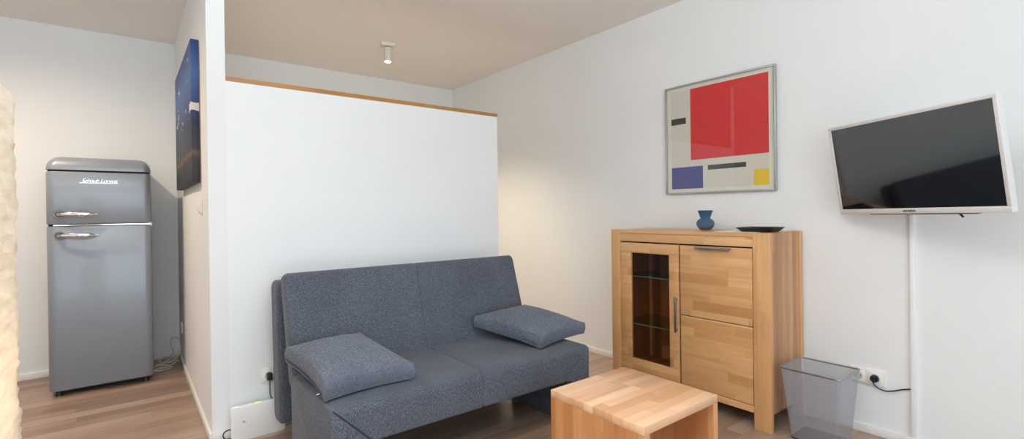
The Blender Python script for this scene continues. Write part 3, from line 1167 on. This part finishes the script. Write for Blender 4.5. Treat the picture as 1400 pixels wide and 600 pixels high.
for i in range(nz_ + 1):
    z = .02 + (PT - .02) * i / nz_
    ring = []
    jit = rnd.uniform(-.0022, .0022)
    for side in range(4):
        for k in range(ns):
            t = k / ns
            if side == 0:
                x, y, n_ = PX0 + (PX1 - PX0) * t, PY0_, (0, -1)
            elif side == 1:
                x, y, n_ = PX1, PY0_ + (PY1_ - PY0_) * t, (1, 0)
            elif side == 2:
                x, y, n_ = PX1 + (PX0 - PX1) * t, PY1_, (0, 1)
            else:
                x, y, n_ = PX0, PY1_ + (PY0_ - PY1_) * t, (-1, 0)
            sag = .010 * math.sin(PI * t)
            s = side * 1.7 + t * 3
            w = .0016 * math.sin(z * 62 + s * 2.2 + ph[side]) + .0016 * math.sin(z * 131 + s * 3.1 + ph[side + 4]) + .0018 * math.sin(z * 23 - s * 4) + jit
            w *= min(1, (PT - z) / .03 + .25)
            if k == 0:
                px, py = (-1, -1) if side == 0 else (1, -1) if side == 1 else (1, 1) if side == 2 else (-1, 1)
                ring.append((x + px * w * .9, y + py * w * .9, z))
            else:
                ring.append((x + n_[0] * (w - sag * .3), y + n_[1] * (w - sag * .3), z))
    rings.append(ring)
loft(bm, rings, caps=False)
obj('lamp_shade', bm, M_shade, pf, smooth=80)
boxes('base', M_cab_in, pf, [(PX0 + .01, PX1 - .01, PY0_ + .01, PY1_ - .01, 0, .022)], bev=.002)
fx = [(PX0 + .006, PX0 + .016, PY0_ + .006, PY0_ + .016, .02, PT - .012), (PX1 - .016, PX1 - .006, PY0_ + .006, PY0_ + .016, .02, PT - .012),
      (PX0 + .006, PX0 + .016, PY1_ - .016, PY1_ - .006, .02, PT - .012), (PX1 - .016, PX1 - .006, PY1_ - .016, PY1_ - .006, .02, PT - .012)]
boxes('frame', M_lampwhite, pf, fx)
bm = NB()
pcx, pcy = (PX0 + PX1) / 2, (PY0_ + PY1_) / 2
cyl(bm, (pcx, pcy, .022), (pcx, pcy, .60), .008, n=12)
obj('pole', bm, M_metal, pf)
bm = NB()
lathe(bm, [(0, .60), (.014, .60), (.016, .63), (.030, .67), (.034, .70), (.026, .73), (0, .745)], pcx, pcy, 0, 20)
obj('bulb', bm, emit('warm_bulb', (1, .72, .42, 1), 3.0), pf)

# ------------------------------------------------------------------ lights
def lamp(name, kind, loc, power, color, size=.1, rot=None, size_y=None, spot=None, blend=.3):
    l = bpy.data.lights.new(name, kind)
    l.energy = power
    l.color = color
    if kind == 'AREA':
        l.shape = 'RECTANGLE'
        l.size = size
        l.size_y = size_y or size
    else:
        l.shadow_soft_size = size
    if kind == 'SPOT':
        l.spot_size = spot
        l.spot_blend = blend
    o = bpy.data.objects.new(name, l)
    C.objects.link(o)
    o.location = loc
    if rot:
        o.rotation_euler = rot
    return o


lamp('daylight_window', 'AREA', ((wx0 + wx1) / 2, YF + .02, (wz0 + wz1) / 2), 74, (.72, .88, 1.0), wx1 - wx0, (PI / 2, 0, 0), wz1 - wz0)
lamp('room_fill', 'POINT', (.8, .5, 2.1), 15, (.84, .94, 1.0), .35)  # added fill light, stands for no lamp in the room
lamp('ceiling_bounce_fill', 'AREA', (-.15, .4, 1.75), 74, (.86, .94, 1.0), .9, (PI, 0, 0), .9)  # added upward fill, evens out the room by ceiling bounce
lamp('hall_spotlight', 'SPOT', (-.75, 3.75, 2.45), 85, (1.0, .80, .60), .035, None, spot=3.05, blend=1.0)
lamp('spotlight_bulb', 'SPOT', (lx, ly, H - .17), 95, (1.0, .83, .62), .03, None, spot=2.2, blend=.6)
lamp('paper_lamp_bulb', 'POINT', (pcx, pcy, .80), 0.7, (1.0, .78, .55), .05)

W = bpy.data.worlds.new('sky')
bpy.context.scene.world = W
W.use_nodes = True
bg = W.node_tree.nodes['Background']
bg.inputs[0].default_value = (.80, .88, 1.0, 1)
bg.inputs[1].default_value = 1.2

# ------------------------------------------------------------------ camera
f, yaw, pitch, roll, cy = 673.3619, .6628, -.0047, -.013, 292.5162
F = Vector((math.sin(yaw) * math.cos(pitch), math.cos(yaw) * math.cos(pitch), math.sin(pitch)))
R0 = Vector((math.cos(yaw), -math.sin(yaw), 0))
U0 = R0.cross(F)
R_ = R0 * math.cos(roll) + U0 * math.sin(roll)
U_ = U0 * math.cos(roll) - R0 * math.sin(roll)
cd = bpy.data.cameras.new('camera')
co = bpy.data.objects.new('camera', cd)
C.objects.link(co)
co.matrix_world = Matrix(((R_.x, U_.x, -F.x, 0), (R_.y, U_.y, -F.y, 0), (R_.z, U_.z, -F.z, 1.15), (0, 0, 0, 1)))
cd.sensor_fit = 'HORIZONTAL'
cd.sensor_width = 36
cd.lens = f * 36 / 1400
cd.shift_y = -(300 - cy) / 1400
cd.clip_start = .02
bpy.context.scene.camera = co

sc = bpy.context.scene
sc.view_settings.view_transform = 'Standard'
sc.view_settings.look = 'None'
sc.view_settings.exposure = 0.08
sc.cycles.use_denoising = True
sc.cycles.max_bounces = 12
sc.cycles.diffuse_bounces = 6
sc.cycles.transparent_max_bounces = 24
sc.cycles.caustics_refractive = False
sc.cycles.caustics_reflective = False
sc.cycles.sample_clamp_indirect = 6
